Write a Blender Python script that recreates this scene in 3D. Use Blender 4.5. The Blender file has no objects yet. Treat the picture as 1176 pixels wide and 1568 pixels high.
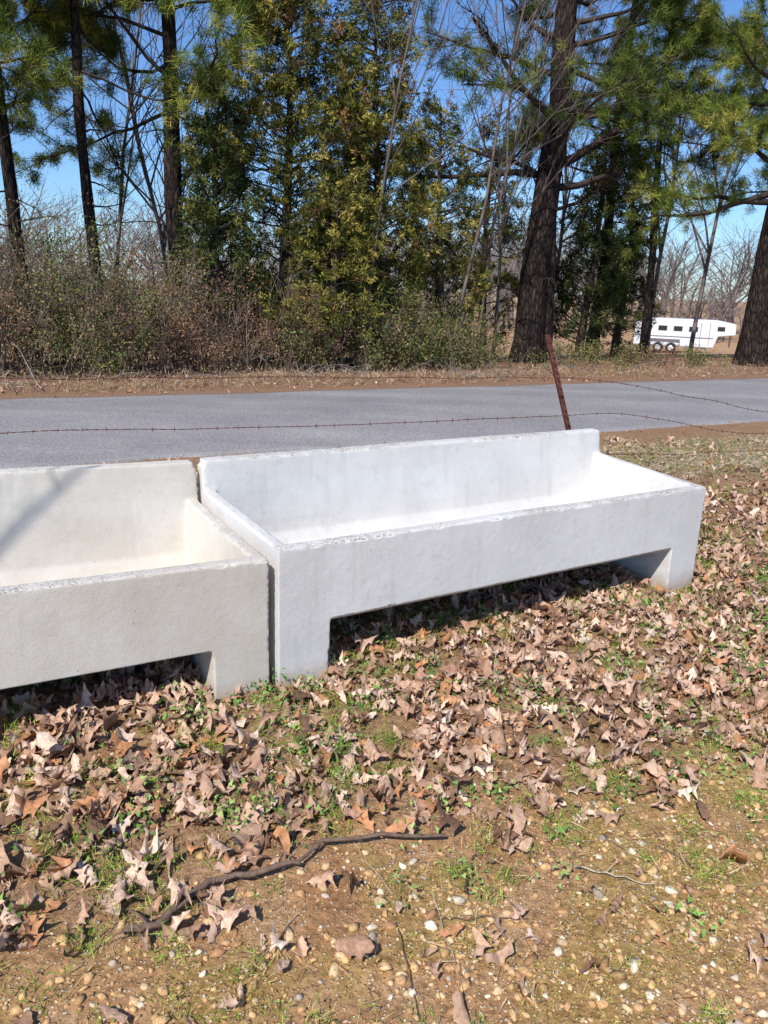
import bpy, math, random
import numpy as np
from mathutils import Matrix, Vector
rng=np.random.default_rng(7)
random.seed(7)
S=bpy.context.scene
COL=bpy.context.collection
# ------------------------------------------------------------------ helpers
def link(o,parent=None):
    COL.objects.link(o)
    if parent: o.parent=parent
    return o
def empty(name,loc=(0,0,0)):
    e=bpy.data.objects.new(name,None); e.location=loc; e.empty_display_size=.2
    return link(e)
def mesh_np(name,V,F,mat,col=None,parent=None,smooth=False):
    V=np.asarray(V,np.float32); F=np.asarray(F,np.int32)
    me=bpy.data.meshes.new(name); k=F.shape[1]
    me.vertices.add(len(V)); me.vertices.foreach_set('co',V.ravel())
    me.loops.add(F.size); me.loops.foreach_set('vertex_index',F.ravel())
    me.polygons.add(len(F)); me.polygons.foreach_set('loop_start',np.arange(0,F.size,k,dtype=np.int32))
    me.polygons.foreach_set('use_smooth',np.full(len(F),bool(smooth)))
    if col is not None:
        c=np.ones((len(V),4),np.float32); c[:,:3]=col
        a=me.color_attributes.new('Col','FLOAT_COLOR','POINT'); a.data.foreach_set('color',c.ravel())
    me.update(calc_edges=True); me.validate()
    me.materials.append(mat)
    return link(bpy.data.objects.new(name,me),parent)
def smooth01(a,b,x):
    t=np.clip((x-a)/(b-a),0,1); return t*t*(3-2*t)
_tab=np.random.default_rng(3).random((256,256))
def vnoise(x,y,s=1.0,o=0):
    x=np.asarray(x,float)/s+37.3+o*11.7; y=np.asarray(y,float)/s+81.9+o*5.3
    xi=np.floor(x).astype(int); yi=np.floor(y).astype(int); fx=x-xi; fy=y-yi
    fx=fx*fx*(3-2*fx); fy=fy*fy*(3-2*fy)
    g=lambda i,j:_tab[i%256,j%256]
    return (g(xi,yi)*(1-fx)*(1-fy)+g(xi+1,yi)*fx*(1-fy)+g(xi,yi+1)*(1-fx)*fy+g(xi+1,yi+1)*fx*fy)
def fbm(x,y,s=1.0,o=0):
    return (vnoise(x,y,s,o)*.5+vnoise(x,y,s/2.1,o+1)*.3+vnoise(x,y,s/4.3,o+2)*.2)
def ncoord(x,y): return -.451*x+.893*y
def from_tn(t,n): return np.stack([.893*t-.451*n,.451*t+.893*n],-1)
def G(x,y):
    x=np.asarray(x,float); y=np.asarray(y,float); n=ncoord(x,y)
    pl=np.clip(-.0433*(x+.401)+.0421*(y-2.907),-.3,.25)
    a=(x+.401)*.835+(y-2.907)*.5505
    pl=pl+.012*(1-smooth01(-.14,.04,a))*smooth01(1.9,2.6,y)
    fade=1-smooth01(4.6,6.8,n)
    z=pl*fade
    b=(fbm(x,y,.9)-.5)*.035+(fbm(x,y,.16,5)-.5)*.018
    z=z+b*(1-smooth01(6.0,7.0,n))
    z=z+smooth01(11.7,13.5,n)*(1-smooth01(30,40,n))*((fbm(x,y,1.6,9)-.5)*.16)
    z=z-np.clip(n-16,0,30)*.09
    return z
def unit(v): return v/np.maximum(np.linalg.norm(v,axis=-1,keepdims=True),1e-9)
# ------------------------------------------------------------------ materials
def newmat(name):
    m=bpy.data.materials.new(name); m.use_nodes=True
    nt=m.node_tree; b=nt.nodes['Principled BSDF']; return m,nt,b
def N(nt,t,**k):
    n=nt.nodes.new(t)
    for a,v in k.items(): setattr(n,a,v)
    return n
def noise(nt,scale,detail=4,rough=.6,vec=None):
    n=N(nt,'ShaderNodeTexNoise'); n.inputs['Scale'].default_value=scale; n.inputs['Detail'].default_value=detail; n.inputs['Roughness'].default_value=rough
    if vec is not None: nt.links.new(vec,n.inputs['Vector'])
    return n
def ramp(nt,inp,stops):
    r=N(nt,'ShaderNodeValToRGB'); e=r.color_ramp.elements
    while len(e)<len(stops): e.new(.5)
    for i,(p,c) in enumerate(stops):
        e[i].position=p; e[i].color=(*c,1) if len(c)==3 else c
    nt.links.new(inp,r.inputs[0]); return r
def mix(nt,fac,a,b,mode='MIX'):
    m=N(nt,'ShaderNodeMix',data_type='RGBA',blend_type=mode)
    for s,v in ((0,fac),(6,a),(7,b)):
        if hasattr(v,'is_linked') or hasattr(v,'links'): nt.links.new(v,m.inputs[s])
        else: m.inputs[s].default_value=v if s==0 else (*v,1)
    return m.outputs[2]
def bump(nt,b,h,strength,dist):
    n=N(nt,'ShaderNodeBump'); n.inputs['Strength'].default_value=strength; n.inputs['Distance'].default_value=dist
    nt.links.new(h,n.inputs['Height']); nt.links.new(n.outputs[0],b.inputs['Normal']); return n
def attr_mat(name,rough=.7,bumpscale=None,spec=.3,ns=60):
    m,nt,b=newmat(name)
    a=N(nt,'ShaderNodeAttribute',attribute_name='Col')
    g=N(nt,'ShaderNodeNewGeometry')
    nz=noise(nt,ns,2,.6,g.outputs['Position'])
    c=mix(nt,1.0,a.outputs['Color'],ramp(nt,nz.outputs['Fac'],[(.3,(.7,.7,.7)),(.7,(1.2,1.2,1.2))]).outputs[0],'MULTIPLY')
    nt.links.new(c,b.inputs['Base Color']); b.inputs['Roughness'].default_value=rough
    b.inputs['Specular IOR Level'].default_value=spec
    if bumpscale: 
        n2=noise(nt,bumpscale,2,.6,g.outputs['Position']); bump(nt,b,n2.outputs['Fac'],.5,.004)
    return m
def diff_mat(name):
    m,nt,b=newmat(name); a=N(nt,'ShaderNodeAttribute',attribute_name='Col'); d=N(nt,'ShaderNodeBsdfDiffuse')
    nt.links.new(a.outputs['Color'],d.inputs[0]); nt.links.new(d.outputs[0],nt.nodes['Material Output'].inputs['Surface']); nt.nodes.remove(b); return m
M_needle=diff_mat('needle_foliage')
M_leaf=attr_mat('dead_leaf',.7,120,.25)
M_grass=diff_mat('grass_blade')
M_pebble=attr_mat('pebble',.9,None,.15,130)
M_twig=attr_mat('twig_bark',.9,90,.1)
def bark_mat(name,c1,c2,c3):
    m,nt,b=newmat(name)
    g=N(nt,'ShaderNodeNewGeometry'); mp=N(nt,'ShaderNodeMapping'); mp.inputs['Scale'].default_value=(1,1,.28)
    nt.links.new(g.outputs['Position'],mp.inputs[0])
    v=N(nt,'ShaderNodeTexVoronoi',feature='DISTANCE_TO_EDGE'); v.inputs['Scale'].default_value=14; 
    nzd=noise(nt,6,3,.6,mp.outputs[0]); 
    add=N(nt,'ShaderNodeVectorMath',operation='MULTIPLY_ADD'); nt.links.new(nzd.outputs['Color'],add.inputs[0]); add.inputs[1].default_value=(.12,.12,.12); nt.links.new(mp.outputs[0],add.inputs[2])
    nt.links.new(add.outputs[0],v.inputs['Vector'])
    r=ramp(nt,v.outputs['Distance'],[(0,c1),(.12,c2),(.5,c3)])
    nz=noise(nt,3,5,.7,g.outputs['Position'])
    c=mix(nt,1,r.outputs[0],ramp(nt,nz.outputs['Fac'],[(.3,(.55,.55,.6)),(.7,(1.25,1.2,1.15))]).outputs[0],'MULTIPLY')
    nt.links.new(c,b.inputs['Base Color']); b.inputs['Roughness'].default_value=.95; b.inputs['Specular IOR Level'].default_value=.1
    bump(nt,b,v.outputs['Distance'],1.0,.06); return m
def thin_mat(name,c1,c2):
    m,nt,b=newmat(name); g=N(nt,'ShaderNodeNewGeometry'); nz=noise(nt,2.5,2,.6,g.outputs['Position']); d=N(nt,'ShaderNodeBsdfDiffuse')
    nt.links.new(ramp(nt,nz.outputs['Fac'],[(.3,c1),(.7,c2)]).outputs[0],d.inputs[0]); nt.links.new(d.outputs[0],nt.nodes['Material Output'].inputs['Surface']); nt.nodes.remove(b); return m
M_pbark=bark_mat('pine_bark',(.010,.008,.007),(.040,.030,.026),(.088,.064,.052))
M_limb=thin_mat('pine_limb_bark',(.03,.024,.02),(.09,.07,.058))
M_cbark=thin_mat('cedar_bark',(.05,.035,.028),(.14,.11,.085))
M_bare=thin_mat('bare_branch',(.12,.09,.075),(.25,.20,.17))
M_brush=thin_mat('brush_stem',(.10,.075,.058),(.27,.215,.165))
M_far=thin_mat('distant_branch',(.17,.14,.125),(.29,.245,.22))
def concrete(name,warm):
    m,nt,b=newmat(name); g=N(nt,'ShaderNodeNewGeometry'); P=g.outputs['Position']
    n1=noise(nt,2.2,6,.65,P); n2=noise(nt,14,5,.7,P); n3=noise(nt,110,3,.6,P)
    base=(.735,.715,.675) if not warm else (.69,.65,.58)
    dk=(.62,.60,.565) if not warm else (.57,.51,.42)
    c=mix(nt,ramp(nt,n1.outputs['Fac'],[(.38,(0,0,0)),(.70,(1,1,1))]).outputs[0],base,dk)
    c=mix(nt,ramp(nt,n2.outputs['Fac'],[(.55,(0,0,0)),(.8,(.5,.5,.5))]).outputs[0],c,(.46,.44,.40))
    mp=N(nt,'ShaderNodeMapping'); mp.inputs['Scale'].default_value=(9,9,.7); nt.links.new(P,mp.inputs[0])
    n4=noise(nt,1.6,4,.6,mp.outputs[0])
    c=mix(nt,ramp(nt,n4.outputs['Fac'],[(.55,(0,0,0)),(.78,(.36,.36,.36))]).outputs[0],c,(.46,.43,.38))
    v=N(nt,'ShaderNodeTexVoronoi'); v.inputs['Scale'].default_value=23; nt.links.new(P,v.inputs['Vector'])
    pits=ramp(nt,v.outputs['Distance'],[(.03,(1,1,1)),(.10,(0,0,0))])
    msk=N(nt,'ShaderNodeSeparateColor'); nt.links.new(v.outputs['Color'],msk.inputs[0])
    gt=N(nt,'ShaderNodeMath',operation='GREATER_THAN'); nt.links.new(msk.outputs[0],gt.inputs[0]); gt.inputs[1].default_value=.78
    mu=N(nt,'ShaderNodeMath',operation='MULTIPLY'); nt.links.new(gt.outputs[0],mu.inputs[0]); nt.links.new(pits.outputs[0],mu.inputs[1])
    mu3=N(nt,'ShaderNodeMath',operation='MULTIPLY'); nt.links.new(mu.outputs[0],mu3.inputs[0]); mu3.inputs[1].default_value=.7
    c=mix(nt,mu3.outputs[0],c,(.32,.29,.25))
    a=N(nt,'ShaderNodeAttribute',attribute_name='Col'); sp=N(nt,'ShaderNodeSeparateColor'); nt.links.new(a.outputs['Color'],sp.inputs[0])
    grit=mix(nt,ramp(nt,n3.outputs['Fac'],[(.40,(0,0,0)),(.58,(1,1,1))]).outputs[0],(.25,.215,.17),(.62,.59,.54))
    rm=N(nt,'ShaderNodeMath',operation='MULTIPLY'); nt.links.new(sp.outputs[0],rm.inputs[0]); nt.links.new(ramp(nt,n2.outputs['Fac'],[(.34,(.2,.2,.2)),(.6,(.9,.9,.9))]).outputs[0],rm.inputs[1])
    c=mix(nt,rm.outputs[0],c,grit)
    sx=N(nt,'ShaderNodeSeparateXYZ'); nt.links.new(P,sx.inputs[0])
    ad=N(nt,'ShaderNodeMath',operation='MULTIPLY_ADD'); nt.links.new(n2.outputs['Fac'],ad.inputs[0]); ad.inputs[1].default_value=.14; nt.links.new(sx.outputs['Z'],ad.inputs[2])
    c=mix(nt,ramp(nt,ad.outputs[0],[(.05,(.7,.7,.7)),(.16,(0,0,0))]).outputs[0],c,(.38,.30,.21))
    nt.links.new(c,b.inputs['Base Color']); b.inputs['Roughness'].default_value=.85; b.inputs['Specular IOR Level'].default_value=.2
    h=N(nt,'ShaderNodeMath',operation='SUBTRACT'); nt.links.new(n3.outputs['Fac'],h.inputs[0]); nt.links.new(mu.outputs[0],h.inputs[1])
    bump(nt,b,h.outputs[0],.35,.003); return m
M_con=concrete('white_concrete',False); M_con2=concrete('white_concrete_stained',True)
def ground_mat():
    m,nt,b=newmat('ground_soil'); g=N(nt,'ShaderNodeNewGeometry'); P=g.outputs['Position']
    a=N(nt,'ShaderNodeAttribute',attribute_name='Col'); sp=N(nt,'ShaderNodeSeparateColor'); nt.links.new(a.outputs['Color'],sp.inputs[0])
    n1=noise(nt,3,6,.7,P); n2=noise(nt,38,5,.75,P)
    dirt=ramp(nt,n1.outputs['Fac'],[(.3,(.36,.185,.085)),(.5,(.47,.27,.13)),(.7,(.56,.365,.20))]).outputs[0]
    dirt=mix(nt,1,dirt,ramp(nt,n2.outputs['Fac'],[(.3,(.4,.38,.36)),(.55,(1,1,1)),(.75,(1.4,1.35,1.3))]).outputs[0],'MULTIPLY')
    moss=ramp(nt,n2.outputs['Fac'],[(.3,(.12,.075,.02)),(.5,(.33,.22,.06)),(.7,(.52,.39,.14))]).outputs[0]
    lit=ramp(nt,n2.outputs['Fac'],[(.3,(.07,.038,.022)),(.5,(.27,.155,.09)),(.72,(.50,.33,.22))]).outputs[0]
    fld=ramp(nt,n1.outputs['Fac'],[(.3,(.38,.21,.11)),(.7,(.52,.34,.19))]).outputs[0]
    c=mix(nt,sp.outputs[1],dirt,moss); c=mix(nt,sp.outputs[0],c,lit); c=mix(nt,sp.outputs[2],c,fld)
    v=N(nt,'ShaderNodeTexVoronoi'); v.inputs['Scale'].default_value=85; nt.links.new(P,v.inputs['Vector'])
    vs=N(nt,'ShaderNodeSeparateColor'); nt.links.new(v.outputs['Color'],vs.inputs[0])
    peb=ramp(nt,vs.outputs[0],[(.40,(0,0,0)),(.43,(1,1,1))])
    pin=ramp(nt,v.outputs['Distance'],[(.3,(1,1,1)),(.42,(0,0,0))])
    mu=N(nt,'ShaderNodeMath',operation='MULTIPLY'); nt.links.new(peb.outputs[0],mu.inputs[0]); nt.links.new(pin.outputs[0],mu.inputs[1])
    inv=N(nt,'ShaderNodeMath',operation='SUBTRACT'); inv.inputs[0].default_value=1; nt.links.new(sp.outputs[0],inv.inputs[1])
    mu2=N(nt,'ShaderNodeMath',operation='MULTIPLY'); nt.links.new(mu.outputs[0],mu2.inputs[0]); nt.links.new(inv.outputs[0],mu2.inputs[1])
    pc=ramp(nt,vs.outputs[1],[(0,(.42,.23,.10)),(.5,(.60,.40,.21)),(1,(.70,.60,.45))])
    c=mix(nt,mu2.outputs[0],c,pc.outputs[0])
    nt.links.new(c,b.inputs['Base Color']); b.inputs['Roughness'].default_value=.95; b.inputs['Specular IOR Level'].default_value=.15
    s=N(nt,'ShaderNodeMath',operation='ADD'); nt.links.new(n2.outputs['Fac'],s.inputs[0]); nt.links.new(mu2.outputs[0],s.inputs[1])
    bump(nt,b,s.outputs[0],.9,.012); return m
M_ground=ground_mat()
def road_mat():
    m,nt,b=newmat('asphalt'); g=N(nt,'ShaderNodeNewGeometry'); P=g.outputs['Position']
    n1=noise(nt,.8,5,.6,P); n2=noise(nt,55,4,.85,P)
    c=ramp(nt,n1.outputs['Fac'],[(.3,(.25,.235,.235)),(.7,(.32,.30,.29))]).outputs[0]
    c=mix(nt,1,c,ramp(nt,n2.outputs['Fac'],[(.32,(.4,.4,.4)),(.5,(1,1,1)),(.68,(1.7,1.7,1.7))]).outputs[0],'MULTIPLY')
    mp=N(nt,'ShaderNodeMapping'); mp.inputs['Rotation'].default_value=(0,0,-.467); mp.inputs['Scale'].default_value=(.05,1.2,1); nt.links.new(P,mp.inputs[0])
    n3=noise(nt,1.4,2,.5,mp.outputs[0])
    c=mix(nt,1,c,ramp(nt,n3.outputs['Fac'],[(.35,(.90,.90,.90)),(.65,(1.07,1.07,1.07))]).outputs[0],'MULTIPLY')
    nt.links.new(c,b.inputs['Base Color']); b.inputs['Roughness'].default_value=.9; b.inputs['Specular IOR Level'].default_value=.2
    bump(nt,b,n2.outputs['Fac'],.8,.006); return m
M_road=road_mat()
def rust():
    m,nt,b=newmat('rusty_steel'); g=N(nt,'ShaderNodeNewGeometry')
    n=noise(nt,45,5,.7,g.outputs['Position'])
    c=ramp(nt,n.outputs['Fac'],[(.3,(.05,.018,.012)),(.55,(.16,.045,.03)),(.75,(.30,.16,.12))])
    nt.links.new(c.outputs[0],b.inputs['Base Color']); b.inputs['Roughness'].default_value=.9; bump(nt,b,n.outputs['Fac'],.5,.003); return m
M_rust=rust()
def plain(name,c,r=.5,metal=0):
    m,nt,b=newmat(name); g=N(nt,'ShaderNodeNewGeometry'); n=noise(nt,5,3,.5,g.outputs['Position'])
    cc=mix(nt,1,c,ramp(nt,n.outputs['Fac'],[(.3,(.88,.88,.88)),(.7,(1.05,1.05,1.05))]).outputs[0],'MULTIPLY')
    nt.links.new(cc,b.inputs['Base Color']); b.inputs['Roughness'].default_value=r; b.inputs['Metallic'].default_value=metal; return m
# ------------------------------------------------------------------ ground
def axis(lo,hi,c0,c1,fine,grow=1.09):
    a=list(np.arange(c0,c1,fine)); s=fine; x=a[-1]
    while x<hi: s=min(s*grow,25); x+=s; a.append(x)
    s=fine; x=a[0]; pre=[]
    while x>lo: s=min(s*grow,25); x-=s; pre.append(x)
    return np.array(pre[::-1]+a)
xs=axis(-500,500,-2.2,3.6,.03); ys=axis(-60,700,1.2,6.0,.03)
X,Y=np.meshgrid(xs,ys); Z=G(X,Y)
V=np.stack([X,Y,Z],-1).reshape(-1,3); nx=len(xs); ny=len(ys)
i=np.arange(nx-1)[None,:]+nx*np.arange(ny-1)[:,None]
F=np.stack([i,i+1,i+1+nx,i+nx],-1).reshape(-1,4)
def leafline(x): return np.interp(x,[-1.4,-.9,-.1,.2,1.5,3.5],[1.40,1.52,1.96,2.12,2.60,3.0])
x,y=V[:,0],V[:,1]; n=ncoord(x,y)
lit=smooth01(-.15,.35,y-leafline(x)+(fbm(x,y,.5,20)-.5)*.7)*.7
lit=np.where(n>6.0,.55+.4*fbm(x,y,1.2,30),lit)
lit=np.where(n>11,1,lit)
moss=smooth01(.46,.62,fbm(x,y,.3,40)+.06*smooth01(.2,.9,x))*.55*(n<7)
fld=smooth01(19,24,n)
mesh_np('ground',V,F,M_ground,np.stack([lit,moss,fld],-1),smooth=True)
t=np.concatenate([np.arange(-60,-12,1.0),np.arange(-12,26,.12),np.arange(26,160,1.0)])
en=7.21+(fbm(t,t*0,.8,3)-.5)*.16+(vnoise(t,t*0,.15,8)-.5)*.05; ef=11.26+(fbm(t,t*0+5,.9,4)-.5)*.2+(vnoise(t,t*0,.2,9)-.5)*.05
rows=[]
for k,(w,z) in enumerate([(0,-.03),(0.0,.014),(.03,.022),(.5,.05),(.97,.022),(1,.014),(1,-.03)]):
    nn=en+(ef-en)*w; p=from_tn(t,nn); rows.append(np.concatenate([p,np.full((len(t),1),z)],1))
V=np.stack(rows).reshape(-1,3); T=len(t); i=np.arange(T-1)[None,:]+T*np.arange(6)[:,None]
mesh_np('asphalt_road',V,np.stack([i,i+1,i+1+T,i+T],-1).reshape(-1,4),M_road,smooth=True)
# ------------------------------------------------------------------ troughs
def prism(poly,axis_,lo,hi):
    k=len(poly); v=[]
    for e in (lo,hi):
        for (p,q) in poly:
            v.append((e,p,q) if axis_=='a' else (p,e,q))
    f=[list(range(k))[::-1],[k+j for j in range(k)]]
    for j in range(k): f.append([j,(j+1)%k,k+(j+1)%k,k+j])
    return v,f
def trough(x0,y0,yaw,L,W,Hf,Hb,tx,ty,lw,lh,mat,seed,z0=0):
    import bmesh
    bm=bmesh.new()
    bw=.068
    parts=[prism([(0,lh),(0,Hf),(.060,Hf),(.075,.34),(.10,.295),(.15,.275),(W-.20,.275),(W-.135,.30),(W-.105,.36),(W-bw,Hb),(W,Hb),(W,lh),(W-.14,.185),(.14,.185)],'a',0.012,L-.012),
      prism([(W-.10,lh),(W-.10,.42),(W-bw,Hb-.03),(W,Hb-.03),(W,lh)],'a',0.0,L),
      prism([(0,lh),(0,Hf),(.055,Hf),(.078,lh)],'b',.0,W-.02),
      prism([(L-.078,lh),(L-.055,Hf),(L,Hf),(L,lh)],'b',.0,W-.02),
      prism([(0,-.15),(0,lh+.02),(lw,lh+.02),(lw-.01,-.15)],'b',0,W),
      prism([(L-lw+.01,-.15),(L-lw,lh+.02),(L,lh+.02),(L,-.15)],'b',0,W)]
    for v,f in parts:
        vs=[bm.verts.new(q) for q in v]
        for ff in f: bm.faces.new([vs[j] for j in ff])
    bmesh.ops.recalc_face_normals(bm,faces=bm.faces)
    bmesh.ops.triangulate(bm,faces=bm.faces)
    me=bpy.data.meshes.new('tmp'); bm.to_mesh(me); bm.free()
    o=bpy.data.objects.new('tmp',me); COL.objects.link(o)
    r=o.modifiers.new('r','REMESH'); r.mode='VOXEL'; r.voxel_size=.0075; r.adaptivity=0
    s=o.modifiers.new('s','SMOOTH'); s.iterations=2; s.factor=.5
    tx1=bpy.data.textures.new('c%d'%seed,'CLOUDS'); tx1.noise_scale=.03; tx1.noise_depth=2
    d=o.modifiers.new('d','DISPLACE'); d.texture=tx1; d.strength=.0012; d.mid_level=.5
    tx2=bpy.data.textures.new('e%d'%seed,'CLOUDS'); tx2.noise_scale=.5; tx2.noise_depth=0
    d2=o.modifiers.new('d2','DISPLACE'); d2.texture=tx2; d2.strength=.004; d2.mid_level=.5
    dg=bpy.context.evaluated_depsgraph_get(); ev=o.evaluated_get(dg)
    m2=bpy.data.meshes.new_from_object(ev); bpy.data.objects.remove(o)
    co=np.empty(len(m2.vertices)*3,np.float32); m2.vertices.foreach_get('co',co); co=co.reshape(-1,3)
    nr=np.empty(len(m2.vertices)*3,np.float32); m2.vertices.foreach_get('normal',nr); nr=nr.reshape(-1,3)
    edge=(np.abs(nr)<.93).all(1)&(np.abs(np.linalg.norm(nr,axis=1)-1)<.1)
    top=edge&((np.abs(co[:,2]-Hf)<.02)|(np.abs(co[:,2]-Hb)<.02)|(np.abs(co[:,2]-lh)<.02)|(co[:,1]<.02))
    dn=np.clip(vnoise(co[:,0]+co[:,2]*3,co[:,1]*2+seed*7,.022)-.5,0,1)*np.clip(vnoise(co[:,0],co[:,1]+seed,.09,3)-.35,0,1)
    rim=(((np.abs(co[:,2]-Hf)<.012)|(np.abs(co[:,2]-Hb)<.012))&(nr[:,2]>.45)).astype(np.float32)
    co-=nr*(top*dn*.06)[:,None]
    m2.vertices.foreach_set('co',co.ravel())
    c4=np.ones((len(co),4),np.float32); c4[:,0]=rim*(.35+.65*smooth01(.3,.6,fbm(co[:,0],co[:,1],.5,seed+200))); c4[:,1:3]=0
    at=m2.color_attributes.new('Col','FLOAT_COLOR','POINT'); at.data.foreach_set('color',c4.ravel())
    c,sn=math.cos(yaw),math.sin(yaw)
    m2.transform(Matrix(((c,-sn,0,x0),(sn,c,0,y0),(tx,ty,1,z0),(0,0,0,1))))
    m2.materials.clear(); m2.materials.append(mat)
    m2.polygons.foreach_set('use_smooth',np.ones(len(m2.polygons),bool))
    m2.name='concrete_feed_trough'; m2.update()
    return link(bpy.data.objects.new('concrete_feed_trough',m2))
trough(-.401,2.907,.583,2.654,.879,.598,.737,-.013,.059,.236,.266,M_con,1)
L2=2.65; yw=.565; c2,s2=math.cos(yw),math.sin(yw)
TLx,TLy=-.436-L2*c2,2.895-L2*s2
trough(TLx,TLy,yw,L2,.89,.598,.775,-.035,.045,.236,.255,M_con2,2,z0=.035*L2-.034)
# ------------------------------------------------------------------ tubes
def tubes(paths,k=4):
    Vs=[];Fs=[];off=0
    ang=np.arange(k)*2*math.pi/k; ca,sa=np.cos(ang),np.sin(ang)
    for P,R in paths:
        P=np.asarray(P,float); R=np.asarray(R,float); m=len(P)
        T_=unit(np.gradient(P,axis=0)); ref=np.array([0,0,1.]) if abs(T_[0,2])<.8 else np.array([1.,0,0])
        A=unit(np.cross(T_,ref)); B=np.cross(T_,A)
        ring=P[:,None,:]+R[:,None,None]*(A[:,None,:]*ca[None,:,None]+B[:,None,:]*sa[None,:,None])
        Vs.append(ring.reshape(-1,3))
        i=np.arange(m-1)[:,None]*k+np.arange(k)[None,:]; j=np.arange(m-1)[:,None]*k+((np.arange(k)+1)%k)[None,:]
        Fs.append((np.stack([i,j,j+k,i+k],-1).reshape(-1,4))+off); off+=m*k
    return np.concatenate(Vs),np.concatenate(Fs)
def walk(start,d,length,r0,r1,m=5,wig=.15,up=0.0):
    P=[np.array(start,float)]; d=unit(np.array(d,float)); st=length/(m-1)
    for _ in range(m-1):
        d=unit(d+rng.normal(0,wig,3)+np.array([0,0,up])); P.append(P[-1]+d*st)
    return np.array(P),np.linspace(r0,r1,m)
def perp_dir(d,ang):
    d=unit(np.array(d)); r=rng.normal(0,1,3); r=unit(r-d*np.dot(r,d)); return unit(d*math.cos(ang)+r*math.sin(ang))
def bare(paths,start,d,length,r,depth,maxd,nch,up=.06,wig=.12):
    P,R=walk(start,d,length,r,r*.35 if depth<maxd else r*.2,6 if depth<2 else 4,wig,up); paths.append((P,R))
    if depth>=maxd: return
    k=nch[depth]
    for _ in range(k):
        f=rng.uniform(.25 if depth else .3,1.0); q=f*(len(P)-1); i=min(int(q),len(P)-2); w=q-i
        pt=P[i]*(1-w)+P[i+1]*w; rr=(R[i]*(1-w)+R[i+1]*w)*.6
        bare(paths,pt,perp_dir(P[i+1]-P[i],rng.uniform(.4,.9)),length*rng.uniform(.35,.6)*(1.15-f*.4),rr,depth+1,maxd,nch,up,wig*1.2)
def needles(C,D,nper,length,width,spread,jit,colf):
    c=np.repeat(C,nper,0); d=np.repeat(D,nper,0); M=len(c)
    dd=unit(d*(1-spread)+unit(rng.normal(0,1,(M,3)))*spread)
    p=c+rng.normal(0,1,(M,3))*jit
    ln=length*rng.uniform(.6,1.2,(M,1)); side=unit(np.cross(dd,rng.normal(0,1,(M,3))))*width*rng.uniform(.7,1.3,(M,1))
    V=np.stack([p-side*.5,p+side*.5,p+dd*ln],1).reshape(-1,3); F=np.arange(3*M).reshape(-1,3)
    cc=np.repeat(colf(len(C)),nper,0)*rng.uniform(.75,1.25,(M,1)); return V,F,np.repeat(cc,3,0)
def palette(cols,w=None):
    cols=np.array(cols,float)
    def f(n):
        i=rng.choice(len(cols),n,p=w); return cols[i]*rng.uniform(.75,1.25,(n,1))
    return f
PINE=palette([(.08,.12,.025),(.16,.21,.04),(.28,.30,.055),(.40,.37,.09)],[.25,.3,.28,.17])
PINED=palette([(.055,.085,.022),(.11,.15,.03),(.22,.24,.05)],[.38,.4,.22])
CED=palette([(.055,.065,.017),(.12,.125,.03),(.24,.22,.05),(.38,.31,.08),(.26,.15,.06)],[.26,.32,.25,.12,.05])
CEDD=palette([(.035,.052,.017),(.07,.09,.028),(.15,.15,.045)],[.42,.4,.18])
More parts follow.
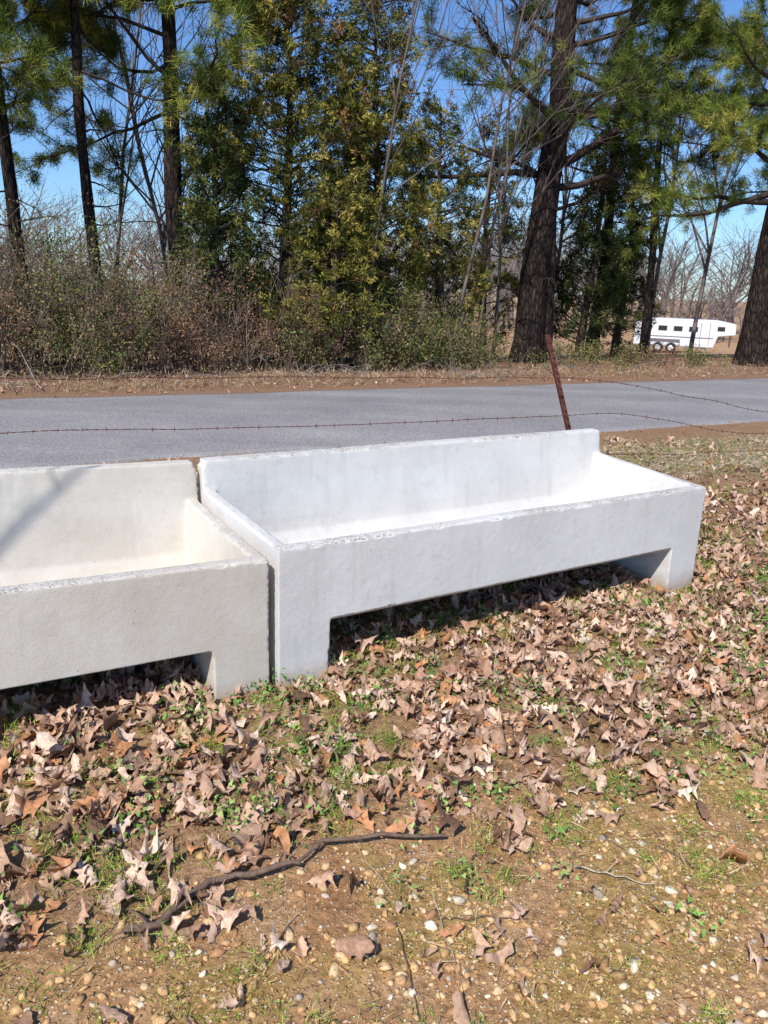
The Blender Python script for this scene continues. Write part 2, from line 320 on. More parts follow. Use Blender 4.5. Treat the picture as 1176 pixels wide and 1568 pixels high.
def pine(x,y,h,r,zmin,nl,llen,lean=(0,0),pal=PINE,side=None,name='pine_tree',npc=42,path=None,clump=1.0):
    e=empty(name,(x,y,float(G(x,y))))
    if path is None:
        zz=np.linspace(0,h,14); P=np.stack([lean[0]*zz/h+.05*np.sin(zz*.9+x),lean[1]*zz/h+.05*np.cos(zz*.7),zz-.2],-1)
    else:
        path=np.array(path,float); zz=np.linspace(0,path[-1,2],18)
        P=np.stack([np.interp(zz,path[:,2],path[:,0]),np.interp(zz,path[:,2],path[:,1]),zz-.2],-1); h=path[-1,2]
    R=r*(1-.75*zz/h)**.8+.0; R[0]*=1.35; R[1]*=1.06
    paths_t=[(P,R)]; paths=[]; C=[];D=[]
    az=rng.uniform(0,6)
    for k in range(nl):
        f=(k+rng.uniform(0,1))/nl; zl=zmin+(h*.97-zmin)*f; az+=2.4+rng.normal(0,.4)
        if side is not None and rng.random()<.45: az=side+rng.normal(0,.5)
        px=np.interp(zl,P[:,2],P[:,0]); py=np.interp(zl,P[:,2],P[:,1]); rr=np.interp(zl,P[:,2],R)
        ll=llen*(1-.55*f)*rng.uniform(.7,1.15)
        d=np.array([math.cos(az),math.sin(az),rng.uniform(-.1,.35)])
        LP,LR=walk((px,py,zl),d,ll,max(rr*.3,.018),.010,7,.16,.01); paths.append((LP,LR))
        for _ in range(int(7+ll*4)):
            q=rng.uniform(.3,1)*(len(LP)-1); i=min(int(q),len(LP)-2); pt=LP[i]+(LP[i+1]-LP[i])*(q-i)
            sd=perp_dir(LP[i+1]-LP[i],rng.uniform(.5,1.1)); sd[2]+=.15
            SP,SR=walk(pt,sd,ll*rng.uniform(.12,.3)+.12,.010,.004,4,.22,.08); paths.append((SP,SR))
            for _ in range(rng.integers(2,5)):
                q2=rng.uniform(.4,1)*(len(SP)-1); i2=min(int(q2),len(SP)-2)
                C.append(SP[i2]+(SP[i2+1]-SP[i2])*(q2-i2)+rng.normal(0,.05,3)); D.append(unit(SP[i2+1]-SP[i2]))
            C.append(SP[-1]); D.append(unit(SP[-1]-SP[-2]))
    for _ in range(7):
        zl=rng.uniform(min(1.5,zmin*.5),zmin); az2=rng.uniform(0,6.28); px=np.interp(zl,P[:,2],P[:,0]); py=np.interp(zl,P[:,2],P[:,1])
        bare(paths,(px,py,zl),(math.cos(az2),math.sin(az2),.1),rng.uniform(.5,1.4),.018,1,3,[0,4,3],-.01,.2)
    Vt,Ft=tubes(paths_t,12); nrm=rng.normal(0,.012,(len(Vt),3)); mesh_np('trunk',Vt+nrm,Ft,M_pbark,None,e,True)
    Vb,Fb=tubes(paths,4); mesh_np('limbs',Vb,Fb,M_limb,None,e,True)
    V,F,c=needles(np.array(C),np.array(D),int(npc*1.3),.165*clump,.0105*clump,.60,.05,pal)
    mesh_np('needle_crown',V,F,M_needle,c,e); return e
def cedar(x,y,h,rad,nb,pal=CED,name='cedar_tree',nper=60,shape=.8,skirt=.3):
    e=empty(name,(x,y,float(G(x,y))))
    zz=np.linspace(0,h,10); P=np.stack([.08*np.sin(zz*.8+x),.08*np.cos(zz),zz-.15],-1); R=.13*(1-zz/h*.9)
    paths=[(P,R)]; C=[];D=[]
    lob=rng.uniform(0,6.28,4)
    for k in range(nb):
        f=(k+rng.random())/nb; f=f**.9; zl=skirt+(h-skirt)*f*.97; az=rng.uniform(0,6.28)
        ll=rad*((1-f)**shape*.9+.12)*(0.75+.22*math.sin(az*2+lob[0]+f*5)+.12*math.sin(az*3+lob[1]-f*9))*rng.uniform(.6,1.3)*min(1,.55+f*3)
        ll=max(ll,.15)
        LP,LR=walk((np.interp(zl,zz,P[:,0]),np.interp(zl,zz,P[:,1]),zl),(math.cos(az),math.sin(az),rng.uniform(.05,.5)),ll,.02,.006,6,.14,.08)
        paths.append((LP,LR)); m=max(3,int(ll*8))
        for _ in range(m):
            q=rng.uniform(.3,1)**.8*(len(LP)-1); i=min(int(q),len(LP)-2); pt=LP[i]+(LP[i+1]-LP[i])*(q-i)
            sd=perp_dir(LP[i+1]-LP[i],rng.uniform(.3,1.2)); C.append(pt+sd*rng.uniform(.03,.28)); D.append(unit(sd+np.array([0,0,rng.uniform(-.7,.4)])))
    Vb,Fb=tubes(paths,5); mesh_np('trunk_and_limbs',Vb,Fb,M_cbark,None,e,True)
    C=np.array(C);D=np.array(D)
    n=len(C); sub=6; cc=np.repeat(C,sub,0)+np.repeat(D,sub,0)*rng.uniform(-.05,.2,(n*sub,1))+rng.normal(0,.05,(n*sub,3)); dd=unit(np.repeat(D,sub,0)+rng.normal(0,.45,(n*sub,3)))
    base=pal(n); colf=lambda m_: np.repeat(base,sub,0)*rng.uniform(.8,1.2,(m_,1))
    V,F,c=needles(cc,dd,max(3,nper//sub),.085,.022,.42,.028,colf)
    mesh_np('scale_foliage',V,F,M_needle,c,e); return e
# left pines
pine(-4.05,16,10.5,.19,4.3,25,3.0,(-.25,0),side=2.9,npc=46)
pine(-5.45,15.2,10,.12,4.4,22,2.5,(-.1,0))
pine(-7.0,15.3,10,.13,3.8,22,2.6,(.1,0),pal=PINED)
pine(-6.2,14.0,9.0,.06,4.4,14,1.7,(-.4,0),npc=46)
# big forked pine
e=pine(3.2,18.9,12,.36,3.7,30,4.2,pal=PINED,side=0.1,npc=44,path=[(0,0,0),(.02,0,2.2),(.18,0,4.5),(.30,0,5.6),(.22,0,7),(.3,0,12)])
pth=[walk((.15,.1,4.2),(1,-.1,.75),3.2,.12,.05,7,.16,.04),walk((.2,0,5.0),(1,.1,.3),4.2,.10,.03,8,.2,.02),walk((.12,0,3.9),(-.9,-.2,.5),2.6,.07,.02,7,.2,.05),walk((.12,-.1,3.3),(.8,-.5,.15),1.8,.05,.015,6,.25,-.02),walk((.2,0,5.2),(-.7,0,.7),2.8,.09,.03,6,.15,.03)]
ex=list(pth)
for P_,R_ in pth:
    for _ in range(6):
        i=rng.integers(2,len(P_)-1); bare(ex,P_[i],perp_dir(P_[i]-P_[i-1],.8),1.1,.02,1,3,[0,4,3],.02,.25)
Vb,Fb=tubes(ex,6); mesh_np('heavy_limbs',Vb,Fb,M_pbark,None,e,True)
Vb,Fb=tubes([(np.array([(.42,.15,-.2),(.40,.12,1),(.36,.08,2.2),(.28,.03,3.2),(.2,0,4.2)]),np.array([.22,.17,.15,.13,.08]))],10); mesh_np('second_stem',Vb,Fb,M_pbark,None,e,True)
# right pines
pine(8.75,19.6,12,.34,3.6,28,3.4,(.3,0),pal=PINE,side=3.3,npc=44)
pine(6.3,20.2,9,.10,4.6,16,2.0,(-.3,0),pal=PINED)
pine(5.6,22.5,12,.16,4.5,18,3.0,(.2,0),pal=PINE)
pine(10.3,22.5,11,.16,3.6,18,3.0,(0,0),pal=PINE)
# cedars
cedar(-2.1,16.3,8.2,2.4,240,shape=.6)
cedar(-.4,16.9,7.2,2.0,180,shape=.7)
cedar(-3.2,15.4,4.6,1.4,110,pal=CEDD)
cedar(.95,17.6,5.2,1.5,90,pal=CED)
cedar(-1.1,15.2,3.2,1.3,80)
cedar(2.3,20.5,5.6,1.5,70,pal=CED)
cedar(4.9,20.6,5.2,1.4,130,pal=CEDD)
cedar(6.0,21.6,5.2,1.35,130,pal=CEDD)
# bare trees
def baretree(x,y,h,r,name='bare_tree',nch=(13,6,4),spread=.06,mat=M_bare,leanx=0,parent=None,leany=0):
    z=float(G(x,y)); p=[]; bare(p,(0,0,-.15),(leanx,leany,1),h,r,0,3,list(nch),spread,.07)
    V,F=tubes(p,4); o=mesh_np(name,V,F,mat,None,parent,True); o.location=(x,y,z); return o
for (x,y,h,r) in [(-5.0,19.5,8,.06),(-4.5,17.6,6.5,.045),(-6.6,19,8,.06),(-.7,15.8,8.5,.035),(1.2,16.6,8.5,.04),(1.9,18.0,7.5,.04),(2.4,18.8,7,.04),(7.9,25,8,.08),(9.6,26,9,.08),(4.6,24,8,.07)]:
    baretree(x,y,h,r,leanx=rng.uniform(-.06,.06))
# bare sapling behind the photographer, its thin branches dapple the left trough
st=rng.bit_generator.state
baretree(-3.55,-.35,5.6,.05,nch=(6,3,2),leanx=-.05)
rng.bit_generator.state=st
# undergrowth brush (one mass)
e=empty('undergrowth_brush',(0,15,0)); paths=[]; C=[];D=[];CL=[]
def brush_h(t): return np.interp(t,[-3,0,2,4.5,6,8.5,10,14,20],[2.9,2.8,2.4,2.0,1.9,1.5,.6,.45,.4])
for k in range(1600):
    t=rng.uniform(-3.5,17); nn=13.4+abs(rng.normal(0,1.7)) 
    if t>9.3 and rng.random()<.88: continue
    px,py=from_tn(t,nn); z=float(G(px,py)); h=brush_h(t)*rng.uniform(.35,1.15)*(.5+.5*min(1,(nn-13.2)))
    P_,R_=walk((px,py-15,z-.05),(rng.normal(0,.25),rng.normal(0,.25),1),h,rng.uniform(.007,.018),.004,6,.13,.03); paths.append((P_,R_))
    for _ in range(7):
        i=rng.integers(1,5); q=walk(P_[i],perp_dir(P_[i+1]-P_[i],rng.uniform(.4,1.2)),h*rng.uniform(.15,.4),.006,.003,4,.25,.05); paths.append(q)
        g_=fbm(t,nn,1.6,60)
        if rng.random()<(.55 if g_>.46 else .3):
            C.append(q[0][-1]); D.append(unit(q[0][-1]-q[0][-2])); C.append(q[0][2]); D.append(unit(q[0][-1]-q[0][-2])); CL+= [g_,g_]
V,F=tubes(paths,3); mesh_np('stems',V,F,M_brush,None,e,True)
CL=np.array(CL); C=np.array(C); D=np.array(D)
gr=palette([(.10,.13,.035),(.17,.19,.055),(.06,.08,.028),(.24,.24,.09)])(len(CL)); br=palette([(.27,.15,.08),(.30,.20,.12),(.17,.10,.065)])(len(CL))
cb=np.where(((CL>.45)&(rng.random(len(CL))<.85))[:,None],gr,br)
V,F,c=needles(C,D,22,.045,.026,.8,.10,lambda m_:cb); mesh_np('small_leaves',V,F,M_needle,c,e)
tt=rng.uniform(-4,18,4600); nn=11.7+np.abs(rng.normal(0,1.4,4600)); k=(tt<9)|(rng.random(4600)<.45); tt,nn=tt[k],nn[k]; p=from_tn(tt,nn); C=np.concatenate([p,G(p[:,0],p[:,1])[:,None]],1)
V,F,c=needles(C,np.tile([0,0,1.],(len(C),1)),6,.12,.010,.6,.07,palette([(.36,.25,.16),(.48,.36,.25),(.24,.15,.10),(.18,.20,.06)],[.35,.3,.25,.1]))
mesh_np('dead_grass_verge',V,F,M_grass,c)
# fallen branches along the far verge
pa=[]
for k in range(90):
    t=rng.uniform(-4,12); nn=rng.uniform(12.0,13.8); px,py=from_tn(t,nn); z=float(G(px,py)); a=rng.uniform(0,6.28)
    pa.append(walk((px,py,z+.04),(math.cos(a),math.sin(a)*.6,rng.uniform(0,.35)),rng.uniform(.3,1.3),rng.uniform(.006,.016),.003,6,.18,-.03))
V,F=tubes(pa,4); mesh_np('fallen_branches',V,F,M_far,smooth=True)
# distant tree line (instances)
e=empty('distant_treeline',(0,0,0)); mes=[]
for k in range(5):
    p=[]; bare(p,(0,0,0),(rng.normal(0,.05),0,1),11,.16,0,3,[13,5,4],.07,.08); V,F=tubes(p,3)
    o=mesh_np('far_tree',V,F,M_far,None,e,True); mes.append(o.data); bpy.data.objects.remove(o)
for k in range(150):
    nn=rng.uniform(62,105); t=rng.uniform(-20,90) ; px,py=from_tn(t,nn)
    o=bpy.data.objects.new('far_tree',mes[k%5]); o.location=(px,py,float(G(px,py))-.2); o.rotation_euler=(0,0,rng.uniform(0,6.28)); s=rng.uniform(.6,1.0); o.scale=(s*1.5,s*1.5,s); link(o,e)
for k in range(110):
    nn=rng.uniform(24,40) if k<30 else rng.uniform(54,62); t=rng.uniform(-15,4) if k<30 else rng.uniform(-15,75); px,py=from_tn(t,nn)
    o=bpy.data.objects.new('far_thicket',mes[k%5]); o.location=(px,py,float(G(px,py))-.2); o.rotation_euler=(0,0,rng.uniform(0,6.28)); s=rng.uniform(.28,.5); o.scale=(s*1.9,s*1.9,s); link(o,e)
# ------------------------------------------------------------------ ground cover near
nprof=17
def leaf_template():
    t=np.linspace(0,1,nprof); lob=rng.choice([2.5,3.0,3.5]); amp=rng.uniform(.1,.5)
    w=rng.uniform(.19,.30)*np.sin(np.pi*np.clip(t,0.0,1)**rng.uniform(.75,1.2))**.75*(1+amp*np.sin(2*np.pi*lob*t-.8)); w=np.maximum(w,.012); w[:3]=[.008,.010,.02]; w[-1]=.01
    sweep=.045*np.cos(2*np.pi*lob*t); sweep[0]=0; sweep[-1]=0
    cu=rng.choice([-1,1])*rng.uniform(.2,2.6); be=rng.uniform(-.9,1.3); tw=rng.uniform(-1.2,1.2); ph=rng.uniform(0,6)
    lon=be*(t-.5)**2*1.1+.035*np.sin(t*9+ph)
    mid=np.stack([t-.5,.03*np.sin(t*3+ph),lon-.006],-1)
    Ls=np.stack([t-.5+sweep,w*(1-.25*abs(cu)*w),lon+cu*w**2*2+tw*w*(t-.5)*.9+.1*w*np.sin(t*17+ph)],-1)
    Rs=np.stack([t-.5+sweep*.8,-w*rng.uniform(.85,1.1)*(1-.25*abs(cu)*w),lon+cu*w**2*2-tw*w*(t-.5)*.9+.1*w*np.sin(t*15+ph*2)],-1)
    return np.concatenate([Ls,mid,Rs])
i=np.arange(nprof-1); LF=np.concatenate([np.stack([i,i+1,i+1+nprof,i+nprof],-1),np.stack([i+nprof,i+1+nprof,i+1+2*nprof,i+2*nprof],-1)])[:, ::-1]
TEMPL=np.stack([leaf_template() for _ in range(60)])
def rotmats(yaw,tx,ty):
    cy,sy=np.cos(yaw),np.sin(yaw); cx,sx=np.cos(tx),np.sin(tx); cz,sz=np.cos(ty),np.sin(ty); o=np.zeros_like(yaw); l=o+1
    Rz=np.stack([cy,-sy,o,sy,cy,o,o,o,l],-1).reshape(-1,3,3); Rx=np.stack([l,o,o,o,cx,-sx,o,sx,cx],-1).reshape(-1,3,3); Ry=np.stack([cz,o,sz,o,l,o,-sz,o,cz],-1).reshape(-1,3,3)
    return Rz@Rx@Ry
def in_trough(x,y,m=0.0):
    r=np.zeros(len(x),bool)
    for (x0,y0,yw_,L_,W_) in [(-.401,2.907,.583,2.654,.879),(TLx,TLy,yw,L2,.89)]:
        dx,dy=x-x0,y-y0; a=dx*math.cos(yw_)+dy*math.sin(yw_); b=-dx*math.sin(yw_)+dy*math.cos(yw_)
        r|=(a>-m)&(a<L_+m)&(b>-m)&(b<W_+m)&((a<.24+m)|(a>L_-.24-m))
    return r
LP=palette([(.56,.38,.275),(.46,.29,.19),(.35,.205,.13),(.20,.11,.065),(.66,.50,.38),(.45,.215,.10)],[.28,.27,.19,.10,.08,.08])
def scatter_leaves(name,x,y,smin,smax,hi,tilt):
    M=len(x); s=rng.uniform(smin,smax,M)*np.where(rng.random(M)<.3,.6,1); R=rotmats(rng.uniform(0,6.28,M),rng.normal(0,tilt,M),rng.normal(0,tilt,M))
    T_=TEMPL[rng.integers(0,len(TEMPL),M)]*np.stack([s,s*rng.uniform(.7,1.1,M),s],-1)[:,None,:]
    V=np.einsum('mij,mkj->mki',R,T_); V[:,:,0]+=x[:,None]; V[:,:,1]+=y[:,None]
    z=G(x,y); lowest=V[:,:,2].min(1); V[:,:,2]+= (z-lowest*.7+rng.uniform(-.004,hi,M))[:,None]
    F=(LF[None]+(np.arange(M)*3*nprof)[:,None,None]).reshape(-1,4)
    c=np.repeat(LP(M),3*nprof,0).reshape(M,3*nprof,3)*np.where(np.arange(3*nprof)//nprof==1,1.15,1)[None,:,None]
    return mesh_np(name,V.reshape(-1,3),F,M_leaf,c.reshape(-1,3),smooth=True)
def sample(nc,x0,x1,y0,y1,dens):
    x=rng.uniform(x0,x1,nc); y=rng.uniform(y0,y1,nc); k=(rng.random(nc)<dens(x,y))&~in_trough(x,y,.01); return x[k],y[k]
def gmask(x,y): return smooth01(.47,.61,fbm(x,y,.30,110))
def ld(x,y):
    d=smooth01(-.15,.3,y-leafline(x)+(fbm(x,y,.45,70)-.5)*.9); d=.05+.95*d
    d*=np.clip(.36+2.0*(fbm(x,y,.30,75)-.3),0.12,1)
    d*=1-.42*gmask(x,y)
    d*=1-.6*smooth01(4.0,5.2,y-.3*x); return d*(ncoord(x,y)<6.9)
x,y=sample(35000,-1.9,4.2,1.2,6.5,ld)
scatter_leaves('fallen_leaves',x,y,.055,.120,.022,.4)
x,y=sample(2600,-9,12,5.5,17,lambda x,y:((ncoord(x,y)>5.4)&(ncoord(x,y)<7.15)|(ncoord(x,y)>11.4)&(ncoord(x,y)<14))*.9)
x2,y2=sample(3600,1.8,7,4.0,9,lambda x,y:((ncoord(x,y)>3.2)&(ncoord(x,y)<7.1))*(.3+.6*(fbm(x,y,.5,77)>.5)))
scatter_leaves('fallen_leaves',np.concatenate([x,x2]),np.concatenate([y,y2]),.06,.11,.015,.3)
# pebbles
t_=(1+5**.5)/2
ico=unit(np.array([(-1,t_,0),(1,t_,0),(-1,-t_,0),(1,-t_,0),(0,-1,t_),(0,1,t_),(0,-1,-t_),(0,1,-t_),(t_,0,-1),(t_,0,1),(-t_,0,-1),(-t_,0,1)]))
icf=np.array([(0,11,5),(0,5,1),(0,1,7),(0,7,10),(0,10,11),(1,5,9),(5,11,4),(11,10,2),(10,7,6),(7,1,8),(3,9,4),(3,4,2),(3,2,6),(3,6,8),(3,8,9),(4,9,5),(2,4,11),(6,2,10),(8,6,7),(9,8,1)])
def pd(x,y): 
    return (.14+.86*smooth01(.25,-.25,y-leafline(x)))*np.clip(2.6*(fbm(x,y,.4,90)-.22)+.35*smooth01(.2,1.0,x),0.15,1)*(1-.6*smooth01(3,6,y))
x,y=sample(46000,-1.6,3.4,1.2,5.5,pd); M=len(x)
s=np.exp(rng.normal(-5.12,.52,M)); s=np.clip(s,.0026,.017)
R=rotmats(rng.uniform(0,6.28,M),rng.normal(0,.35,M),rng.normal(0,.35,M))
T_=ico[None]*rng.uniform(.6,1.35,(M,12,1))*np.stack([s*rng.uniform(.9,1.8,M),s,s*rng.uniform(.4,.8,M)],-1)[:,None,:]
V=np.einsum('mij,mkj->mki',R,T_)+np.stack([x,y,G(x,y)+s*.06],-1)[:,None,:]
pc=palette([(.62,.39,.18),(.52,.31,.15),(.66,.47,.26),(.76,.65,.48),(.40,.22,.11),(.48,.40,.31)],[.31,.26,.2,.09,.09,.05])(M)
mesh_np('gravel',V.reshape(-1,3),(icf[None]+(np.arange(M)*12)[:,None,None]).reshape(-1,3),M_pebble,np.repeat(pc,12,0),smooth=True)
# grass tufts
def gd(x,y): return gmask(x,y)*.95*(.45+.55*(fbm(x,y,.09,111)>.46))+.03
x,y=sample(8600,-1.9,4.6,1.25,6.6,gd); C=np.stack([x,y,G(x,y)+.004],-1)
V,F,c=needles(C,np.tile([0,0,1.],(len(C),1)),38,.037,.0030,.58,.021,palette([(.17,.26,.035),(.25,.36,.06),(.34,.43,.09),(.42,.37,.13)],[.28,.34,.2,.18]))
V[:,2]=np.maximum(V[:,2],G(V[:,0],V[:,1])-.004); mesh_np('grass_tufts',V,F,M_grass,c)
x,y=sample(3600,-1.4,3.0,1.2,3.4,lambda x,y: smooth01(.46,.62,fbm(x,y,.3,40)+.07*smooth01(.2,.9,x))*.9*smooth01(.4,-.1,y-leafline(x))); C=np.stack([x,y,G(x,y)],-1)
V,F,c=needles(C,np.tile([0,0,1.],(len(C),1)),24,.013,.0030,.75,.020,palette([(.46,.36,.10),(.52,.42,.15),(.30,.32,.06)]))
V[:,2]=np.maximum(V[:,2],G(V[:,0],V[:,1])); mesh_np('moss_patch',V,F,M_grass,c)
def wd(x,y):
    a=(x+.401)*math.cos(.583)+(y-2.907)*math.sin(.583); b=-(x+.401)*math.sin(.583)+(y-2.907)*math.cos(.583)
    return smooth01(.42,.58,fbm(x,y,.3,130))*(.25+.75*((b<0)&(b>-1.0)))
x,y=sample(2300,-1.8,3.6,1.6,5.5,wd); C=np.stack([x,y,G(x,y)+.018],-1)
V,F,c=needles(C,np.tile([0,0,1.],(len(C),1)),34,.022,.013,.8,.033,palette([(.11,.21,.05),(.17,.30,.07),(.26,.37,.11)]))
V[:,2]=np.maximum(V[:,2],G(V[:,0],V[:,1])-.002); mesh_np('ground_weeds',V,F,M_grass,c)
x,y=sample(16000,-2,7,1.2,8,lambda x,y:.3+.6*(fbm(x,y,.5,150)>.5)*(ncoord(x,y)<7.1)); x,y=x[ncoord(x,y)<7.15],y[ncoord(x,y)<7.15]
C=np.stack([x,y,G(x,y)+.004],-1); d=rng.normal(0,1,(len(C),3)); d[:,2]*=.12
V,F,c=needles(C,unit(d),2,.09,.0022,.2,.02,palette([(.55,.37,.20),(.42,.26,.14),(.66,.53,.37),(.20,.11,.06)])); V[:,2]=np.maximum(V[:,2],G(V[:,0],V[:,1])+.002)
mesh_np('pine_straw',V,F,M_grass,c)
t1=rng.uniform(3.0,9,5200); n1=5.0+1.3*rng.random(5200)**1.2+rng.normal(0,.15,5200); n1=np.clip(n1,4.4,7.1); p=from_tn(t1,n1); C=np.concatenate([p,G(p[:,0],p[:,1])[:,None]+.006],1); d=rng.normal(0,1,(len(C),3)); d[:,2]=np.abs(d[:,2])*.25
V,F,c=needles(C,unit(d),4,.12,.004,.4,.03,palette([(.60,.52,.42),(.48,.37,.26),(.30,.28,.12),(.19,.27,.06)])); V[:,2]=np.maximum(V[:,2],G(V[:,0],V[:,1])+.002)
mesh_np('dry_grass_mat',V,F,M_grass,c)
# sticks
def stick(name,pts,r0,r1,col,n=24,jit=.006,forks=(),lift=.014):
    pts=np.array(pts,float); q=np.linspace(0,len(pts)-1,n); X=np.interp(q,range(len(pts)),pts[:,0])+rng.normal(0,jit,n); Y=np.interp(q,range(len(pts)),pts[:,1])+rng.normal(0,jit,n)
    Z=G(X,Y)+np.linspace(r0,r1,n)+lift+rng.normal(0,.002,n); pa=[(np.stack([X,Y,Z],-1),np.linspace(r0,r1,n)*rng.uniform(.8,1.3,n))]
    for (i,dx,dy) in forks:
        b=pa[0][0][i]; pa.append((np.array([b,b+[dx*.5,dy*.5,.012],b+[dx,dy,.006]]),np.array([r1,r1*.8,r1*.4])))
    V,F=tubes(pa,8); return mesh_np(name,V,F,M_twig,np.tile(col,(len(V),1)),smooth=True)
stick('fallen_stick',[(-.62,1.65),(-.555,1.68),(-.435,1.85),(-.213,1.92),(-.155,2.01),(.225,2.09)],.0095,.0045,(.19,.13,.095),30,.004,[(3,-.06,-.03),(5,-.07,.05),(20,.02,.05)],.026)
stick('fallen_twig',[(.27,1.88),(.29,1.97),(.313,2.05)],.004,.002,(.12,.085,.06),10,.003)
stick('fallen_twig',[(.617,2.02),(.72,2.0),(.84,1.97)],.003,.0015,(.5,.42,.31),10,.003,[(4,.06,.05)])
pa=[]
for k in range(150):
    px,py=rng.uniform(-1.3,3.6),rng.uniform(1.5,6.0)
    if in_trough(np.array([px]),np.array([py]),.05)[0]: continue
    a=rng.uniform(0,6.28); l=rng.uniform(.05,.3); q=np.linspace(0,l,7); X=px+q*math.cos(a)+rng.normal(0,.004,7); Y=py+q*math.sin(a)+rng.normal(0,.004,7); r=rng.uniform(.0012,.003)
    pa.append((np.stack([X,Y,G(X,Y)+.008],-1),np.linspace(r,r*.5,7)))
V,F=tubes(pa,5); mesh_np('small_twigs',V,F,M_twig,np.repeat(palette([(.14,.10,.07),(.45,.38,.29),(.26,.18,.13)])(len(pa)),35,0),smooth=True)
C=np.array([(.55,3.42,0),(1.45,3.98,0),(-1.05,2.42,0)]); pp=[]
for c_ in C:
    for _ in range(4):
        c_[2]=float(G(c_[0],c_[1])); pp.append(walk(c_+rng.normal(0,.02,3)*[1,1,0],(rng.normal(0,.2),rng.normal(0,.2),1),rng.uniform(.08,.2),.0022,.001,5,.15))
V,F=tubes(pp,4); mesh_np('dead_weed_stalks',V,F,M_twig,np.tile((.2,.13,.08),(len(V),1)),smooth=True)
# ------------------------------------------------------------------ fence
fe=empty('barbed_wire_fence',(1.5,5.9,0))
def boxes(lst):
    V=[];F=[]
    for (cx,cy,cz,sx,sy,sz) in lst:
        o=len(V); 
        for dz in (-1,1):
            for dx,dy in ((-1,-1),(1,-1),(1,1),(-1,1)): V.append((cx+dx*sx/2,cy+dy*sy/2,cz+dz*sz/2))
        F+= [(o,o+3,o+2,o+1),(o+4,o+5,o+6,o+7),(o,o+1,o+5,o+4),(o+1,o+2,o+6,o+5),(o+2,o+3,o+7,o+6),(o+3,o,o+4,o+7)]
    return np.array(V,float),np.array(F)
def tpost(p,lean,h,parent):
    L=[(0,0,h/2-.2,.040,.006,h+.4),(0,.0205,h/2-.2,.006,.035,h+.396)]+[(0,-.008,z,.016,.0095,.022) for z in np.arange(.1,h-.03,.055)]
    V,F=boxes(L); k=V[:,2]/h; ang=.5; c,s=math.cos(ang),math.sin(ang)
    x=V[:,0]*c-V[:,1]*s; y=V[:,0]*s+V[:,1]*c
    V=np.stack([x+lean[0]*k+p[0]-1.5,y+lean[1]*k+p[1]-5.9,V[:,2]+G(p[0],p[1])],-1); return mesh_np('t_post',V,F,M_rust,None,parent)
tpost((1.54,5.9),(-.39,.05),1.24,fe)
for s_ in (-5.2,4.6): 
    q=np.array([1.5,5.9])+s_*np.array([.893,.451]); tpost(q,(.05,0),1.25,fe)
def wire(ctrl):
    ctrl=np.array(ctrl,float); s=np.arange(ctrl[0,0],ctrl[-1,0],.025)
    z=np.interp(s,ctrl[:,0],ctrl[:,1]); k=np.ones(25)/25; zp=np.convolve(np.pad(z,12,'edge'),k,'valid'); 
    lat=(vnoise(s,s*0,.5,ctrl[0,1]*7)-.5)*.03; xx=1.45+.893*s-.451*lat; yy=5.9+.451*s+.893*lat; zz=zp+(vnoise(s,s*0,.35,ctrl[0,1]*3)-.5)*.02
    P=np.stack([xx-1.5,yy-5.9,zz],-1); pa=[]
    for ph in (0,math.pi):
        a=s*60+ph; pa.append((P+np.stack([-.451*np.cos(a)*.0018,.893*np.cos(a)*.0018,np.sin(a)*.0018],-1),np.full(len(s),.0014)))
    for j in range(3,len(s)-1,5):
        b=P[j]; 
        for _ in range(2):
            d=unit(np.cross([.893,.451,0],rng.normal(0,1,3)))*.016+np.array([.893,.451,0])*rng.normal(0,.004); pa.append((np.array([b-d,b,b+d]),np.array([.0008,.0018,.0008])))
    return pa
pa=wire([(-5.2,1.02),(-4,1.06),(-2,1.03),(-.6,1.0),(-.15,1.01),(.6,.90),(1.2,.80),(2.02,.66),(3,.60),(4.6,.75)])+wire([(-5.2,.80),(-3.9,.775),(-2,.735),(-.6,.71),(-.05,.71),(.3,.73),(1,.62),(1.6,.5),(2.2,.46),(3.4,.42),(4.6,.45)])+wire([(-5.2,.42),(-2,.40),(0,.42),(.8,.36),(2,.33),(4.6,.4)])
V,F=tubes(pa,4); mesh_np('wire_strands',V,F,M_rust,None,fe,True)
# ------------------------------------------------------------------ horse trailer
tr=empty('horse_trailer',(21.5,60,float(G(21.5,60)))); tr.rotation_euler=(0,0,-.34)
M_w=plain('trailer_white_paint',(.78,.79,.80),.35); M_gl=plain('trailer_dark_window',(.03,.035,.04),.15); M_ty=plain('tyre_rubber',(.02,.02,.02),.9); M_al=plain('trailer_trim',(.35,.36,.38),.4,.6)
import bmesh
def bm_obj(name,build,mat,parent,bev=0):
    bm=bmesh.new(); build(bm); me=bpy.data.meshes.new(name); bm.to_mesh(me); bm.free(); me.materials.append(mat); o=bpy.data.objects.new(name,me); link(o,parent)
    if bev: b=o.modifiers.new('b','BEVEL'); b.width=bev; b.segments=3
    return o
def body(bm):
    prof=[(-3.4,.45),(-3.4,2.25),(-3.2,2.42),(2.2,2.42),(3.45,2.2),(3.5,1.45),(2.35,1.3),(2.1,.45)]
    a=[bm.verts.new((x,-1.05,z)) for x,z in prof]; b=[bm.verts.new((x,1.05,z)) for x,z in prof]; bm.faces.new(a); bm.faces.new(b[::-1])
    for i in range(len(prof)): j=(i+1)%len(prof); bm.faces.new((a[j],a[i],b[i],b[j]))
    bmesh.ops.recalc_face_normals(bm,faces=bm.faces)
bm_obj('body',body,M_w,tr,.07)
V,F=boxes([(x,-1.065,1.75,.6,.02,.34) for x in (-2.5,-1.45,-.4,.65)]+[(2.5,-1.065,1.85,.5,.02,.3)]); mesh_np('windows',V,F,M_gl,None,tr)
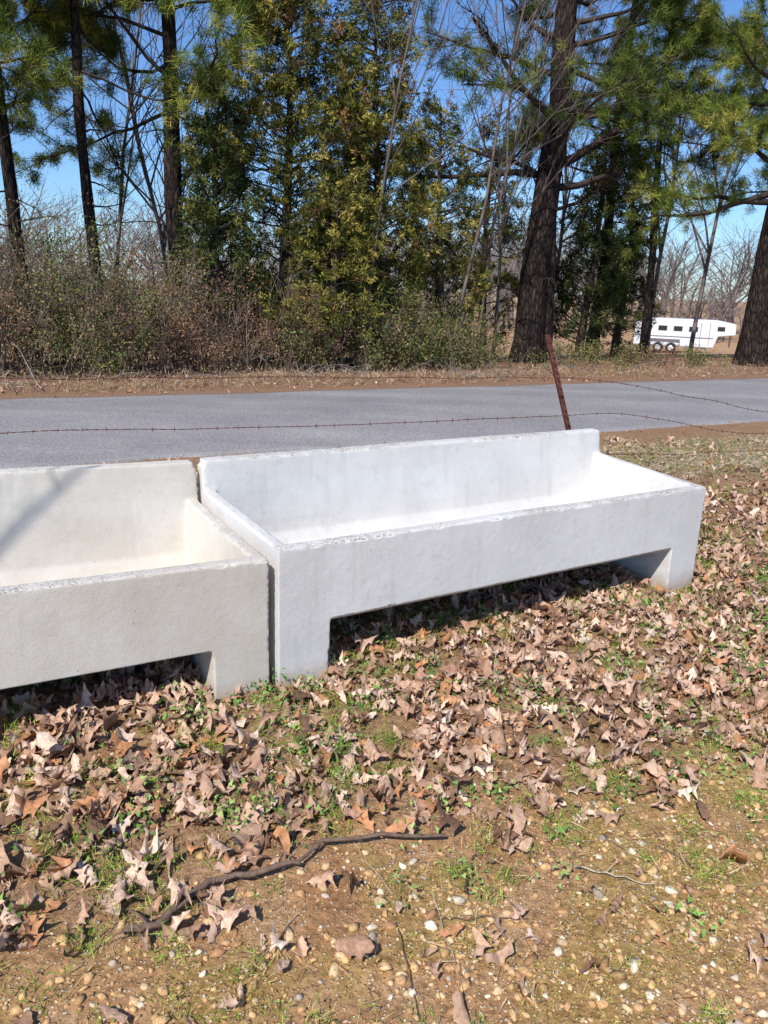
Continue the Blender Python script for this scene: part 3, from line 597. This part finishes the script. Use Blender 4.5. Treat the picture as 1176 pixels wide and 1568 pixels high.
V,F=boxes([(-.65,-1.075,1.18,5.4,.025,.05),(-.65,-1.075,.5,5.4,.03,.09),(-1.2,-1.15,.98,2.0,.2,.05),(-2.2,-1.15,.8,.05,.2,.36),(-.2,-1.15,.8,.05,.2,.36),(3.2,0,1.0,.12,.12,.9),(1.75,-1.07,1.45,.04,.02,1.6),(1.15,-1.07,1.45,.04,.02,1.6)]); mesh_np('trim_and_fender',V,F,M_al,None,tr)
def wheels(bm):
    for x in (-1.65,-.75):
        for y in (-1.1,1.0):
            bmesh.ops.create_cone(bm,cap_ends=True,segments=24,radius1=.37,radius2=.37,depth=.24,matrix=Matrix.Translation((x,y,.37))@Matrix.Rotation(math.pi/2,4,'X'))
bm_obj('wheels',wheels,M_ty,tr,.03)
def hubs(bm):
    for x in (-1.65,-.75): bmesh.ops.create_cone(bm,cap_ends=True,segments=16,radius1=.2,radius2=.16,depth=.05,matrix=Matrix.Translation((x,-1.24,.37))@Matrix.Rotation(math.pi/2,4,'X'))
bm_obj('wheel_hubs',hubs,M_w,tr)
# ------------------------------------------------------------------ light, sky, camera
el=math.radians(47); sd=np.array([-.39*math.cos(el),-.92*math.cos(el),math.sin(el)])
su=bpy.data.lights.new('sun','SUN'); su.energy=5.0; su.angle=math.radians(.5); su.color=(1,.955,.89)
so=link(bpy.data.objects.new('sun',su)); so.rotation_euler=Vector(sd).to_track_quat('Z','Y').to_euler(); so.location=(-5,-6,9)
w=bpy.data.worlds.new('World'); S.world=w; w.use_nodes=True; nt=w.node_tree; bg=nt.nodes['Background']
sk=N(nt,'ShaderNodeTexSky',sky_type='NISHITA'); sk.sun_disc=False; sk.sun_elevation=el; sk.sun_rotation=math.radians(203); sk.air_density=1.0; sk.dust_density=.1; sk.ozone_density=2.0
tint=mix(nt,1.0,sk.outputs[0],(.68,.93,1.28),'MULTIPLY')
nt.links.new(tint,bg.inputs[0]); bg.inputs[1].default_value=.115
S.view_settings.view_transform='Standard'; S.view_settings.look='None'; S.view_settings.exposure=0
cd=bpy.data.cameras.new('camera'); cd.sensor_fit='VERTICAL'; cd.sensor_height=36; cd.lens=1218/1568*36; cd.clip_end=2000; cd.clip_start=.05
co=link(bpy.data.objects.new('camera',cd)); co.matrix_world=Matrix.Translation((0,0,1.6))@Matrix.Rotation(math.pi/2-.279,4,'X')@Matrix.Rotation(.036,4,'Z')
S.camera=co
